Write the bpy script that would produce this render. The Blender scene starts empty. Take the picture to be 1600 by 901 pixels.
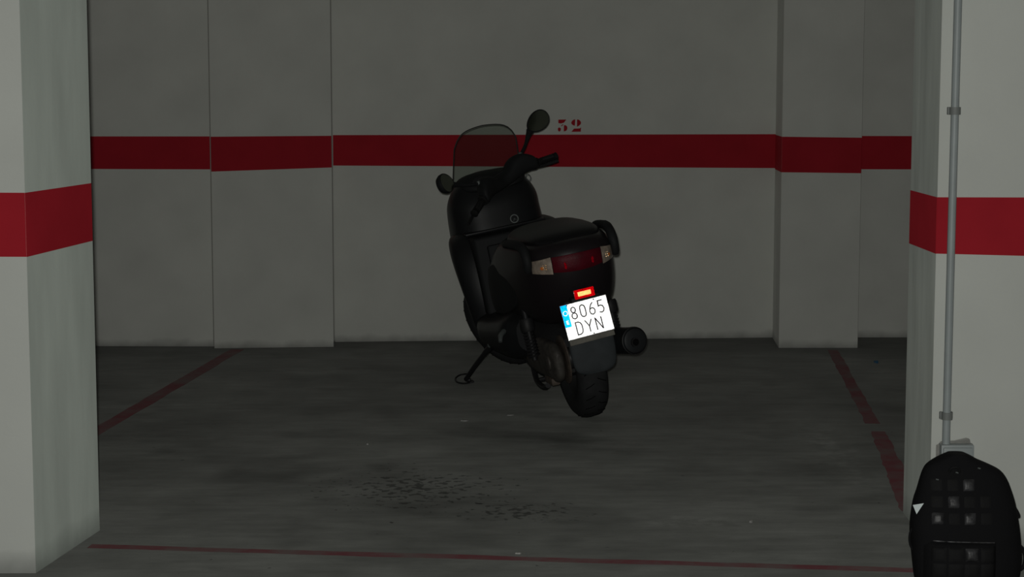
import bpy, bmesh, math, random
from mathutils import Vector, Matrix
random.seed(7)
SC = bpy.context.scene
COL = SC.collection
PI = math.pi

# ------------------------------------------------------------------ camera
cam_d = bpy.data.cameras.new('camera')
cam_d.sensor_width = 36.0
cam_d.lens = 2900.0 / 1600.0 * 36.0
cam_d.clip_start = 0.05
cam = bpy.data.objects.new('camera', cam_d)
COL.objects.link(cam)
cam.location = (0, 0, 1.5)
cam.rotation_euler = (PI / 2 - math.atan(320.5 / 2900.0), 0, 0)
SC.camera = cam

# ------------------------------------------------------------------ light
world = bpy.data.worlds.new('garage_ambient')
SC.world = world
world.use_nodes = True
bg = world.node_tree.nodes['Background']
bg.inputs[0].default_value = (0.95, 1.0, 0.92, 1)
bg.inputs[1].default_value = 0.011

flash_d = bpy.data.lights.new('camera_flash', 'SPOT')   # the camera's own flash, beside the lens
flash_d.energy = 425.0
flash_d.shadow_soft_size = 0.02
flash_d.spot_size = math.radians(75)
flash_d.spot_blend = 0.9
flash_d.color = (1.0, 1.0, 0.955)
flash = bpy.data.objects.new('camera_flash', flash_d)
COL.objects.link(flash)
flash.location = (-0.020, 0.0, 1.545)
flash.rotation_euler = (PI / 2 - math.radians(5), 0, 0)

SC.view_settings.view_transform = 'Standard'
SC.view_settings.look = 'None'
SC.view_settings.gamma = 1.0
SC.view_settings.exposure = 0.0
SC.view_settings.use_curve_mapping = False

# ------------------------------------------------------------------ materials
def new_mat(name):
    m = bpy.data.materials.new(name)
    m.use_nodes = True
    nt = m.node_tree
    return m, nt, nt.nodes['Principled BSDF']

def mat(name, col, rough=0.5, metal=0.0, spec=0.5, coat=0.0, bump=0.0, bscale=60.0, vary=0.0, vscale=8.0,
        drough=0.0, stretch=(1, 1, 1)):
    m, nt, b = new_mat(name)
    c = (*col, 1)
    b.inputs['Base Color'].default_value = c
    b.inputs['Roughness'].default_value = rough
    b.inputs['Metallic'].default_value = metal
    b.inputs['Specular IOR Level'].default_value = spec
    b.inputs['Coat Weight'].default_value = coat
    b.inputs['Coat Roughness'].default_value = 0.08
    b.inputs['Diffuse Roughness'].default_value = drough
    tc = nt.nodes.new('ShaderNodeTexCoord')
    mp = nt.nodes.new('ShaderNodeMapping')
    mp.inputs['Scale'].default_value = stretch
    nt.links.new(tc.outputs['Object'], mp.inputs[0])
    if vary:
        n = nt.nodes.new('ShaderNodeTexNoise')
        n.inputs['Scale'].default_value = vscale
        n.inputs['Detail'].default_value = 5
        nt.links.new(mp.outputs[0], n.inputs['Vector'])
        r = nt.nodes.new('ShaderNodeMapRange')
        r.inputs[1].default_value = 0.3; r.inputs[2].default_value = 0.7
        r.inputs[3].default_value = 1 - vary; r.inputs[4].default_value = 1 + vary
        nt.links.new(n.outputs['Fac'], r.inputs[0])
        mx = nt.nodes.new('ShaderNodeVectorMath'); mx.operation = 'SCALE'
        mx.inputs[0].default_value = col
        nt.links.new(r.outputs[0], mx.inputs['Scale'])
        nt.links.new(mx.outputs[0], b.inputs['Base Color'])
    if bump:
        n2 = nt.nodes.new('ShaderNodeTexNoise')
        n2.inputs['Scale'].default_value = bscale
        n2.inputs['Detail'].default_value = 4
        nt.links.new(mp.outputs[0], n2.inputs['Vector'])
        bp = nt.nodes.new('ShaderNodeBump')
        bp.inputs['Strength'].default_value = bump
        bp.inputs['Distance'].default_value = 0.01
        nt.links.new(n2.outputs['Fac'], bp.inputs['Height'])
        nt.links.new(bp.outputs[0], b.inputs['Normal'])
    return m

def wall_mat(name, col, dirt=0.02, streak=0.0, vary=0.05, drough=0.35):
    """painted plaster with a grimy foot; optional vertical brush streaks"""
    m = mat(name, col, rough=0.9, spec=0.15, bump=0.10, bscale=60, drough=drough)
    nt = m.node_tree; b = nt.nodes['Principled BSDF']
    tc = nt.nodes.new('ShaderNodeTexCoord')
    mp = nt.nodes.new('ShaderNodeMapping')
    mp.inputs['Scale'].default_value = (4, 4, 0.9) if streak else (1.5, 1.5, 1.5)
    nt.links.new(tc.outputs['Object'], mp.inputs[0])
    n = nt.nodes.new('ShaderNodeTexNoise'); n.inputs['Scale'].default_value = 2.2; n.inputs['Detail'].default_value = 6
    nt.links.new(mp.outputs[0], n.inputs['Vector'])
    r = nt.nodes.new('ShaderNodeMapRange'); r.inputs[1].default_value = .3; r.inputs[2].default_value = .7
    a = max(streak, vary)
    r.inputs[3].default_value = 1 - a; r.inputs[4].default_value = 1 + a
    nt.links.new(n.outputs['Fac'], r.inputs[0])
    # grime at the foot
    sep = nt.nodes.new('ShaderNodeSeparateXYZ'); nt.links.new(tc.outputs['Object'], sep.inputs[0])
    n2 = nt.nodes.new('ShaderNodeTexNoise'); n2.inputs['Scale'].default_value = 9; n2.inputs['Detail'].default_value = 6
    nt.links.new(tc.outputs['Object'], n2.inputs['Vector'])
    ad = nt.nodes.new('ShaderNodeMath'); ad.operation = 'MULTIPLY_ADD'
    ad.inputs[1].default_value = -0.06
    nt.links.new(n2.outputs['Fac'], ad.inputs[0]); nt.links.new(sep.outputs['Z'], ad.inputs[2])
    g = nt.nodes.new('ShaderNodeMapRange'); g.inputs[1].default_value = -0.035; g.inputs[2].default_value = dirt
    g.inputs[3].default_value = 0.55; g.inputs[4].default_value = 1.0
    nt.links.new(ad.outputs[0], g.inputs[0])
    mu = nt.nodes.new('ShaderNodeMath'); mu.operation = 'MULTIPLY'
    nt.links.new(r.outputs[0], mu.inputs[0]); nt.links.new(g.outputs[0], mu.inputs[1])
    sc = nt.nodes.new('ShaderNodeVectorMath'); sc.operation = 'SCALE'; sc.inputs[0].default_value = col
    nt.links.new(mu.outputs[0], sc.inputs['Scale'])
    nt.links.new(sc.outputs[0], b.inputs['Base Color'])
    return m

M = {}
M['wall'] = wall_mat('white_plaster', (0.70, 0.71, 0.665), dirt=0.015)
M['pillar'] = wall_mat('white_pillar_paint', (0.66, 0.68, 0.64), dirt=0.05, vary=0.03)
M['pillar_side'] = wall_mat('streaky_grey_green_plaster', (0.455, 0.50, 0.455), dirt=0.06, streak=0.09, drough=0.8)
M['pillar_side_dark'] = wall_mat('darker_streaky_grey_plaster', (0.35, 0.375, 0.345), dirt=0.06, streak=0.14, drough=0.8)  # darker, more streaked variant for the right pillar's inner face
M['red'] = mat('red_wall_paint', (0.46, 0.021, 0.034), rough=0.8, spec=0.1, vary=0.06, vscale=6, drough=0.4)
M['red_side'] = M['red']
M['joint'] = mat('dark_joint', (0.34, 0.335, 0.31), rough=0.9, spec=0.1)
M['ceiling'] = mat('ceiling_plaster', (0.6, 0.6, 0.58), rough=0.9, drough=1.0)

def floor_mat():
    m, nt, b = new_mat('trowelled_concrete')
    b.inputs['Roughness'].default_value = 0.62
    b.inputs['Specular IOR Level'].default_value = 0.25
    b.inputs['Diffuse Roughness'].default_value = 1.0
    tc = nt.nodes.new('ShaderNodeTexCoord')
    def noise(scale, stretch, detail=6, rough=0.6):
        mp = nt.nodes.new('ShaderNodeMapping'); mp.inputs['Scale'].default_value = stretch
        nt.links.new(tc.outputs['Object'], mp.inputs[0])
        n = nt.nodes.new('ShaderNodeTexNoise'); n.inputs['Scale'].default_value = scale
        n.inputs['Detail'].default_value = detail; n.inputs['Roughness'].default_value = rough
        nt.links.new(mp.outputs[0], n.inputs['Vector'])
        return n.outputs['Fac']
    def rng(v, a, c, lo, hi):
        r = nt.nodes.new('ShaderNodeMapRange')
        for i, q in enumerate((a, c, lo, hi)): r.inputs[i + 1].default_value = q
        nt.links.new(v, r.inputs[0]); return r.outputs[0]
    def mul(a, c, op='MULTIPLY'):
        x = nt.nodes.new('ShaderNodeMath'); x.operation = op
        for i, q in enumerate((a, c)):
            if isinstance(q, (int, float)): x.inputs[i].default_value = q
            else: nt.links.new(q, x.inputs[i])
        return x.outputs[0]
    big = rng(noise(0.9, (1, 1, 1)), .3, .7, .78, 1.2)
    mid = rng(noise(3.0, (0.8, 1.0, 1)), .3, .7, .82, 1.18)
    streak = rng(noise(7, (0.5, 2.2, 1), 8, .7), .3, .7, .84, 1.16)
    v = mul(mul(big, mid), streak)
    # oil drips: dark blots gathered in a few patches on the floor
    def blots(cx, cy, rx, ry, scale, lo, hi):
        sp = nt.nodes.new('ShaderNodeMapping')
        sp.inputs['Location'].default_value = (-cx / rx, -cy / ry, 0)
        sp.inputs['Scale'].default_value = (1 / rx, 1 / ry, 0)
        nt.links.new(tc.outputs['Object'], sp.inputs[0])
        ln = nt.nodes.new('ShaderNodeVectorMath'); ln.operation = 'LENGTH'
        nt.links.new(sp.outputs[0], ln.inputs[0])
        patch = rng(ln.outputs['Value'], 0.0, 1.0, 0.16, -0.12)
        sc_ = mul(noise(scale, (1, 1, 1), 2, .5), patch, 'ADD')
        return rng(sc_, lo, hi, 1.0, 0.45)
    v = mul(v, blots(-0.36, 6.80, 0.60, 0.62, 30, 0.635, 0.675))
    v = mul(v, blots(0.03, 6.42, 0.36, 0.28, 30, 0.60, 0.69))
    v = mul(v, blots(-0.36, 6.75, 0.55, 0.60, 5, 0.45, 1.25))
    v = mul(v, blots(-0.95, 7.25, 0.45, 0.8, 2.2, 0.50, 0.85))
    v = mul(v, blots(0.15, 7.75, 0.75, 0.6, 2.6, 0.50, 0.90))
    # dark grime along the foot of the back wall
    sp = nt.nodes.new('ShaderNodeSeparateXYZ'); nt.links.new(tc.outputs['Object'], sp.inputs[0])
    yy = mul(sp.outputs['Y'], mul(noise(3, (1, 1, 1)), 0.7), 'ADD')
    v = mul(v, rng(yy, 10.3, 11.05, 1.0, 0.62))
    # pale dusty scuffs near the right line
    def scuff(cx, cy, rx, ry):
        q = nt.nodes.new('ShaderNodeMapping')
        q.inputs['Location'].default_value = (-cx / rx, -cy / ry, 0); q.inputs['Scale'].default_value = (1 / rx, 1 / ry, 0)
        nt.links.new(tc.outputs['Object'], q.inputs[0])
        ln = nt.nodes.new('ShaderNodeVectorMath'); ln.operation = 'LENGTH'; nt.links.new(q.outputs[0], ln.inputs[0])
        return mul(rng(ln.outputs['Value'], 0.2, 1.0, 0.55, 0.0), rng(noise(14, (1, 1, 1), 8, .7), .45, .7, 0, 1))
    s = mul(scuff(1.32, 7.5, .14, 1.0), scuff(0.62, 6.25, .22, .14), 'ADD')
    v = mul(v, mul(s, 1.0, 'ADD'))
    sc = nt.nodes.new('ShaderNodeVectorMath'); sc.operation = 'SCALE'
    sc.inputs[0].default_value = (0.138, 0.143, 0.132)
    nt.links.new(v, sc.inputs['Scale']); nt.links.new(sc.outputs[0], b.inputs['Base Color'])
    bp = nt.nodes.new('ShaderNodeBump'); bp.inputs['Strength'].default_value = 0.15; bp.inputs['Distance'].default_value = 0.01
    nt.links.new(noise(40, (1, 1, 1)), bp.inputs['Height']); nt.links.new(bp.outputs[0], b.inputs['Normal'])
    return m
M['floor'] = floor_mat()

def worn_line_mat():
    m = mat('worn_red_floor_paint', (0.3, 0.03, 0.04), rough=0.7, spec=0.2, drough=1.0)
    nt = m.node_tree; b = nt.nodes['Principled BSDF']
    tc = nt.nodes.new('ShaderNodeTexCoord')
    n = nt.nodes.new('ShaderNodeTexNoise'); n.inputs['Scale'].default_value = 5; n.inputs['Detail'].default_value = 8
    n.inputs['Roughness'].default_value = 0.7
    nt.links.new(tc.outputs['Object'], n.inputs['Vector'])
    cr = nt.nodes.new('ShaderNodeValToRGB')
    cr.color_ramp.elements[0].position = 0.36; cr.color_ramp.elements[0].color = (0.115, 0.088, 0.084, 1)
    cr.color_ramp.elements[1].position = 0.60; cr.color_ramp.elements[1].color = (0.125, 0.040, 0.046, 1)
    nt.links.new(n.outputs['Fac'], cr.inputs[0]); nt.links.new(cr.outputs[0], b.inputs['Base Color'])
    return m
M['line'] = worn_line_mat()

M['paint'] = mat('black_gloss_paint', (0.016, 0.017, 0.018), rough=0.45, spec=0.25, coat=0.06)
M['plum'] = mat('dark_plum_gloss_paint', (0.020, 0.016, 0.018), rough=0.42, spec=0.3, coat=0.08)
M['plastic'] = mat('matte_black_plastic', (0.020, 0.021, 0.022), rough=0.65, spec=0.2, bump=0.05, bscale=300)
M['grey_plastic'] = mat('faded_grey_plastic', (0.048, 0.055, 0.059), rough=0.65, spec=0.3, vary=0.15, vscale=20)
M['vinyl'] = mat('black_seat_vinyl', (0.012, 0.012, 0.013), rough=0.42, spec=0.3, bump=0.1, bscale=250)
M['rubber'] = mat('tyre_rubber', (0.030, 0.031, 0.032), rough=0.8, spec=0.2, vary=0.2, vscale=15)
M['grip'] = mat('grip_rubber', (0.014, 0.014, 0.014), rough=0.8, spec=0.2)
M['castmetal'] = mat('dusty_cast_alloy', (0.078, 0.071, 0.062), rough=0.6, metal=0.2, vary=0.35, vscale=25, bump=0.2, bscale=60)
M['dirty'] = mat('brown_dirty_steel', (0.09, 0.07, 0.055), rough=0.7, metal=0.1, vary=0.4, vscale=30)
M['darksteel'] = mat('dark_painted_steel', (0.018, 0.018, 0.019), rough=0.55, spec=0.35)
M['rim'] = mat('dark_alloy_rim', (0.05, 0.05, 0.05), rough=0.5, metal=0.5)
M['chrome'] = mat('worn_chrome', (0.55, 0.56, 0.55), rough=0.3, metal=1.0)
M['lockmetal'] = mat('dull_lock_metal', (0.16, 0.18, 0.175), rough=0.55, metal=0.4)
M['mirror'] = mat('mirror_glass', (0.24, 0.26, 0.22), rough=0.08, metal=1.0)
M['muffler'] = mat('dark_muffler_steel', (0.020, 0.022, 0.024), rough=0.5, spec=0.4)
M['hole'] = mat('soot_and_recess_black', (0.006, 0.006, 0.006), rough=0.9, spec=0.1)  # stands in for the shade in tread grooves and the sooty bore
M['ink'] = mat('plate_character_black', (0.012, 0.012, 0.013), rough=0.6, spec=0.2)
M['platewhite'] = mat('plate_backing_white', (0.6, 0.6, 0.58), rough=0.6)
M['beige'] = mat('dirty_plate_frame', (0.20, 0.19, 0.16), rough=0.7, vary=0.2, vscale=30)
M['redhousing_halo'] = mat('red_rim_and_halo', (0.55, 0.008, 0.02), rough=0.35, coat=0.4)  # reflector rim, made wide and red to carry the glare halo
M['redlens'] = mat('red_lamp_lens', (0.10, 0.002, 0.010), rough=0.5, spec=0.25, coat=0.0, bump=0.15, bscale=180, vary=0.25, vscale=14)
M['clearlens'] = mat('smoked_clear_indicator_lens', (0.44, 0.36, 0.29), rough=0.4, coat=0.3, bump=0.35, bscale=160, vary=0.4, vscale=24)
M['amber'] = mat('amber_bulb', (0.85, 0.22, 0.04), rough=0.3)
M['bagcloth'] = mat('black_nylon', (0.009, 0.009, 0.010), rough=0.85, spec=0.15, bump=0.15, bscale=200)
M['bagmatte'] = mat('black_padded_cloth', (0.010, 0.010, 0.0105), rough=0.75, spec=0.2, bump=0.15, bscale=250)
M['bagshine'] = mat('black_glossy_vinyl', (0.036, 0.036, 0.038), rough=0.45, spec=0.4, bump=0.5, bscale=28, vary=0.6, vscale=30)
M['zip'] = mat('zip_metal', (0.16, 0.16, 0.165), rough=0.42, metal=0.8, vary=0.95, vscale=40)
M['tag'] = mat('white_paper', (0.80, 0.88, 0.88), rough=0.8, drough=1.0)
M['pvc'] = mat('grey_pvc', (0.36, 0.40, 0.40), rough=0.45, spec=0.4, vary=0.06, vscale=12)
M['clip'] = mat('grey_clip_plastic', (0.22, 0.235, 0.225), rough=0.6)
M['mortar'] = mat('rough_grey_mortar', (0.30, 0.30, 0.28), rough=0.9, bump=0.4, bscale=60, drough=1.0, vary=0.2, vscale=30)
M['white_bit'] = mat('white_scrap', (0.42, 0.42, 0.40), rough=0.8)
M['blue_bit'] = mat('blue_plastic_scrap', (0.04, 0.16, 0.30), rough=0.6)

def retro_mat(name, tint, base, rough=0.20, share=0.82):
    """facets of moulded corner prisms: three mirror bounces send light back to where it came from"""
    m = bpy.data.materials.new(name); m.use_nodes = True
    nt = m.node_tree; nt.nodes.clear()
    out = nt.nodes.new('ShaderNodeOutputMaterial')
    g = nt.nodes.new('ShaderNodeBsdfGlossy')
    g.inputs['Color'].default_value = (*tint, 1); g.inputs['Roughness'].default_value = rough
    d = nt.nodes.new('ShaderNodeBsdfDiffuse'); d.inputs['Color'].default_value = (*base, 1)
    mx = nt.nodes.new('ShaderNodeMixShader'); mx.inputs[0].default_value = share
    nt.links.new(d.outputs[0], mx.inputs[1]); nt.links.new(g.outputs[0], mx.inputs[2])
    nt.links.new(mx.outputs[0], out.inputs[0])
    return m
M['retro_white'] = retro_mat('white_prism_sheeting', (.95, .95, .95), (.7, .7, .7))
M['retro_blue'] = retro_mat('blue_prism_sheeting', (.10, .66, .90), (.0, .2, .6))
M['retro_red'] = retro_mat('red_prism_reflector', (.98, .70, .48), (.6, .02, .02))  # core tint shifted to yellow to imitate the overexposed flash return
M['retro_halo'] = retro_mat('red_halo_prisms', (.80, .06, .12), (.5, .006, .02), rough=0.25)  # outer prisms stand in for the red glare around the core
M['retro_lamp'] = retro_mat('red_lamp_prisms', (.55, .06, .14), (.35, .004, .03), rough=0.30)
M['retro_amber'] = retro_mat('indicator_prisms', (.62, .52, .40), (.5, .3, .15), rough=0.26)

def screen_mat():
    m = bpy.data.materials.new('tinted_windscreen'); m.use_nodes = True
    nt = m.node_tree; nt.nodes.clear()
    out = nt.nodes.new('ShaderNodeOutputMaterial')
    t = nt.nodes.new('ShaderNodeBsdfTransparent'); t.inputs[0].default_value = (.86, .88, .86, 1)
    g = nt.nodes.new('ShaderNodeBsdfGlossy'); g.inputs[0].default_value = (.9, .9, .9, 1); g.inputs['Roughness'].default_value = 0.08
    d = nt.nodes.new('ShaderNodeBsdfDiffuse'); d.inputs[0].default_value = (.20, .21, .19, 1)
    m1 = nt.nodes.new('ShaderNodeMixShader'); m1.inputs[0].default_value = 0.06
    m2 = nt.nodes.new('ShaderNodeMixShader'); m2.inputs[0].default_value = 0.03
    nt.links.new(t.outputs[0], m1.inputs[1]); nt.links.new(d.outputs[0], m1.inputs[2])
    nt.links.new(m1.outputs[0], m2.inputs[1]); nt.links.new(g.outputs[0], m2.inputs[2])
    nt.links.new(m2.outputs[0], out.inputs[0])
    return m
M['screen'] = screen_mat()
M['screen_edge'] = mat('dark_screen_edge', (0.05, 0.052, 0.048), rough=0.4)

# ------------------------------------------------------------------ helpers
def obj(name, bm, m, parent=None, smooth=True, angle=40):
    me = bpy.data.meshes.new(name)
    bmesh.ops.recalc_face_normals(bm, faces=bm.faces[:])
    if smooth:
        for f in bm.faces: f.smooth = True
        lim = math.radians(angle)
        for e in bm.edges:
            if len(e.link_faces) == 2 and e.calc_face_angle(0) > lim: e.smooth = False
    bm.to_mesh(me); bm.free()
    ms = m if isinstance(m, (list, tuple)) else [m]
    for q in ms: me.materials.append(M[q] if isinstance(q, str) else q)
    o = bpy.data.objects.new(name, me); COL.objects.link(o)
    if parent: o.parent = parent
    return o
def tag(o, label=None, cat=None, group=None, kind=None):
    if label: o['label'] = label
    if cat: o['category'] = cat
    if group: o['group'] = group
    if kind: o['kind'] = kind
    return o
def empty(name, loc=(0, 0, 0), rot=(0, 0, 0)):
    o = bpy.data.objects.new(name, None); COL.objects.link(o)
    o.location = loc; o.rotation_euler = rot; o.empty_display_size = 0.1
    return o
def loft(bm, rings, cap=True):
    R = [[bm.verts.new(p) for p in r] for r in rings]
    n = len(R[0])
    for a, b in zip(R, R[1:]):
        for i in range(n):
            bm.faces.new((a[i], a[(i + 1) % n], b[(i + 1) % n], b[i]))
    if cap:
        for r in (R[0], R[-1]):
            try: bm.faces.new(r)
            except ValueError: pass
    return R
def sup(n, e):
    """unit superellipse points"""
    out = []
    for i in range(n):
        t = 2 * PI * (i + .5) / n; c, s = math.cos(t), math.sin(t)
        out.append((math.copysign(abs(c) ** (2 / e), c), math.copysign(abs(s) ** (2 / e), s)))
    return out
def smooth_list(rows, k):
    """catmull-rom resample of numeric rows"""
    out = []; n = len(rows)
    for i in range(n - 1):
        p0, p1, p2, p3 = rows[max(i - 1, 0)], rows[i], rows[i + 1], rows[min(i + 2, n - 1)]
        for j in range(k):
            t = j / k
            out.append(tuple(0.5 * (2 * b + (c - a) * t + (2 * a - 5 * b + 4 * c - d) * t * t + (3 * b - a - 3 * c + d) * t ** 3)
                             for a, b, c, d in zip(p0, p1, p2, p3)))
    out.append(tuple(rows[-1])); return out
def tube(bm, pts, rad, n=10, closed=False, flat=1.0):
    pts = [Vector(p) for p in pts]; N = len(pts)
    rad = rad if isinstance(rad, (list, tuple)) else [rad] * N
    rings = []; up = None
    for i, p in enumerate(pts):
        if closed: t = pts[(i + 1) % N] - pts[i - 1]
        else: t = pts[min(i + 1, N - 1)] - pts[max(i - 1, 0)]
        t.normalize()
        if up is None:
            up = Vector((0, 0, 1)) if abs(t.z) < .9 else Vector((1, 0, 0))
        up = (up - t * up.dot(t)).normalized(); s = t.cross(up)
        rings.append([p + s * math.cos(2 * PI * k / n) * rad[i] + up * math.sin(2 * PI * k / n) * rad[i] * flat for k in range(n)])
    if closed:
        R = [[bm.verts.new(q) for q in r] for r in rings]
        for i in range(N):
            a, b = R[i], R[(i + 1) % N]
            for k in range(n): bm.faces.new((a[k], a[(k + 1) % n], b[(k + 1) % n], b[k]))
    else: loft(bm, rings)
def lathe(bm, prof, origin, axis, n=40, closed_prof=False):
    """prof: (radius, along-axis)"""
    ax = Vector(axis).normalized(); o = Vector(origin)
    u = ax.orthogonal().normalized(); v = ax.cross(u)
    R = [[bm.verts.new(o + ax * h + (u * math.cos(2 * PI * k / n) + v * math.sin(2 * PI * k / n)) * r) for k in range(n)] for r, h in prof]
    idx = list(range(len(R)))
    pairs = list(zip(idx, idx[1:])) + ([(idx[-1], 0)] if closed_prof else [])
    for a, b in pairs:
        for k in range(n): bm.faces.new((R[a][k], R[a][(k + 1) % n], R[b][(k + 1) % n], R[b][k]))
    if not closed_prof:
        bm.faces.new(R[0]); bm.faces.new(R[-1])
def box(bm, lo, hi, bevel=0.0, mtx=None, seg=2):
    b2 = bmesh.new()
    bmesh.ops.create_cube(b2, size=1)
    for v in b2.verts:
        v.co = Vector([(a + b) / 2 + c * (b - a) for a, b, c in zip(lo, hi, v.co)])
    if bevel: bmesh.ops.bevel(b2, geom=b2.edges[:], offset=bevel, segments=seg, affect='EDGES', profile=.6)
    if mtx: bmesh.ops.transform(b2, matrix=mtx, verts=b2.verts[:])
    vm = {v: bm.verts.new(v.co) for v in b2.verts}
    for f in b2.faces: bm.faces.new([vm[v] for v in f.verts])
    b2.free()
def slab(bm, pts, off):
    """extrude a polygon (3D points) by the vector off"""
    off = Vector(off); a = [bm.verts.new(p) for p in pts]; b = [bm.verts.new(Vector(p) + off) for p in pts]
    n = len(a); bm.faces.new(a); bm.faces.new(b[::-1])
    for i in range(n): bm.faces.new((a[i], a[(i + 1) % n], b[(i + 1) % n], b[i]))

# ================================================================== SETTING
H = 2.45
bm = bmesh.new(); box(bm, (-3.4, -3, -0.12), (3.4, 11.4, 0))
floor = tag(obj('floor', bm, 'floor', smooth=False), 'dark trowelled concrete floor with oil drips and worn red lines', kind='structure')
bm = bmesh.new(); box(bm, (-3.4, -3, H), (3.4, 11.4, H + .12))
tag(obj('ceiling', bm, 'ceiling', smooth=False), 'plain pale ceiling above the parking bay', kind='structure')
for s, nm in ((-1, 'wall_left'), (1, 'wall_right')):
    bm = bmesh.new(); box(bm, (min(s * 3.25, s * 3.4), 4.5, 0), (max(s * 3.25, s * 3.4), 11.4, H))
    tag(obj(nm, bm, 'wall', smooth=False), 'plain white side wall of the garage on the %s' % nm[5:], kind='structure')

# back wall: plan outline of its face from left to right (x, y)
back = [(-3.25, 10.58), (-1.706, 10.547), (-1.705, 10.66), (-1.690, 10.66), (-1.06, 10.66), (-1.06, 10.80), (-1.0335, 10.80), (-1.0335, 10.7365), (1.553, 10.925), (3.25, 10.935)]
bm = bmesh.new()
slab(bm, [(x, y, 0) for x, y in back] + [(3.25, 11.4, 0), (-3.25, 11.4, 0)], (0, 0, H))
wall_back = tag(obj('wall_back', bm, 'wall', smooth=False), 'white plaster back wall with a red painted band', kind='structure')
def prism(name, corners, m, label, mats=None):
    """upright prism on a plan polygon; mats maps a side index to a material slot"""
    bm = bmesh.new()
    a = [bm.verts.new((x, y, 0)) for x, y in corners]; b = [bm.verts.new((x, y, H)) for x, y in corners]
    n = len(a); bm.faces.new(a); bm.faces.new(b[::-1])
    for i in range(n):
        f = bm.faces.new((a[i], a[(i + 1) % n], b[(i + 1) % n], b[i]))
        if mats and i in mats: f.material_index = mats[i]
    bmesh.ops.bevel(bm, geom=[e for e in bm.edges if abs(e.verts[0].co.z - e.verts[1].co.z) > 1], offset=.001, segments=1, affect='EDGES')
    return tag(obj(name, bm, m, smooth=False), label, kind='structure')
def band(parent, segs, m='red', t=0.0015):
    """red band as a thin painted skin: segs = ((x0,y0,zb0,zt0),(x1,y1,zb1,zt1)) facing the camera side"""
    for (x0, y0, b0, t0), (x1, y1, b1, t1) in segs:
        d = Vector((x1 - x0, y1 - y0, 0)).normalized(); nrm = Vector((d.y, -d.x, 0))
        bm = bmesh.new()
        slab(bm, [Vector(p) + nrm * -0.0005 for p in ((x0, y0, b0), (x1, y1, b1), (x1, y1, t1), (x0, y0, t0))], nrm * (t + .0005))
        obj('red_band', bm, m, parent, smooth=False)
def zpx(py, y):   # height of an image row on an upright face at depth y (measured from the photograph)
    th = math.atan(320.5 / 2900); c = (py - 450.5) / 2900
    return 1.5 - y * (math.sin(th) + c * math.cos(th)) / (math.cos(th) - c * math.sin(th))
band(wall_back, [((-3.25, 10.58, zpx(263, 10.58), zpx(213, 10.58)), (-1.704, 10.547, zpx(264.5, 10.547), zpx(213, 10.547))),
                 ((-1.0333, 10.7366, zpx(258.5, 10.736), zpx(211, 10.736)), (1.553, 10.925, zpx(262.5, 10.925), zpx(209.5, 10.925))),
                 ((1.553, 10.925, zpx(264, 10.925), zpx(212, 10.925)), (3.25, 10.935, zpx(265, 10.935), zpx(213, 10.935)))])
# thin dark strips at the joints beside the shallow pilaster
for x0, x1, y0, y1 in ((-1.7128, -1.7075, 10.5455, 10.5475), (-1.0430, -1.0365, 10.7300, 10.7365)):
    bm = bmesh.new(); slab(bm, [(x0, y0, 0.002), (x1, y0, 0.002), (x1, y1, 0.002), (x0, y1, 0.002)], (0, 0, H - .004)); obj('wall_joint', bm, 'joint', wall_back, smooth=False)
# pilasters on the back wall
p1 = prism('pilaster', [(-1.695, 10.472), (-1.022, 10.535), (-1.056, 10.80), (-1.695, 10.62)], ['wall'],
           'shallow white pilaster left of the scooter on the back wall')
band(p1, [((-1.6947, 10.472, zpx(268, 10.472), zpx(213.5, 10.472)), (-1.0223, 10.535, zpx(261.5, 10.535), zpx(212, 10.535)))])
p2 = prism('pilaster', [(1.522, 10.49), (1.972, 10.49), (1.972, 11.0), (1.551, 11.0)], ['wall'],
           'deep white pilaster right of the scooter on the back wall')
band(p2, [((1.551, 10.98, zpx(263.5, 10.98), zpx(210, 10.98)), (1.5221, 10.491, zpx(269, 10.49), zpx(213.5, 10.49))),
          ((1.5222, 10.49, zpx(269, 10.49), zpx(213.5, 10.49)), (1.9717, 10.49, zpx(270.5, 10.49), zpx(215, 10.49)))])
# front pillars: corners from front outer, front inner, back inner, back outer
L = [(-2.3, 5.57), (-1.468, 5.59), (-1.392, 6.142), (-2.3, 6.16)]
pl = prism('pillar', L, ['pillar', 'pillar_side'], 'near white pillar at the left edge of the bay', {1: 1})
band(pl, [((-2.3, 5.57, zpx(400, 5.57), zpx(299, 5.57)), (-1.4685, 5.59, zpx(401, 5.59), zpx(301, 5.59))),
          ((-1.4679, 5.5905, zpx(401, 5.594), zpx(301, 5.594)), (-1.3925, 6.138, zpx(376, 6.138), zpx(286, 6.138)))])
Rr = [(1.360, 5.93), (2.4, 5.90), (2.4, 6.42), (1.376, 6.406)]
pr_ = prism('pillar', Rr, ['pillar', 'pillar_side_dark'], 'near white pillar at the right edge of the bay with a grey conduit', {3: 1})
band(pr_, [((1.3605, 5.93, zpx(396, 5.93), zpx(308, 5.93)), (2.4, 5.90, zpx(409, 5.90), zpx(309, 5.90))),
           ((1.3757, 6.402, zpx(380, 6.402), zpx(297, 6.402)), (1.3601, 5.9305, zpx(396, 5.934), zpx(308, 5.934)))])

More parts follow.
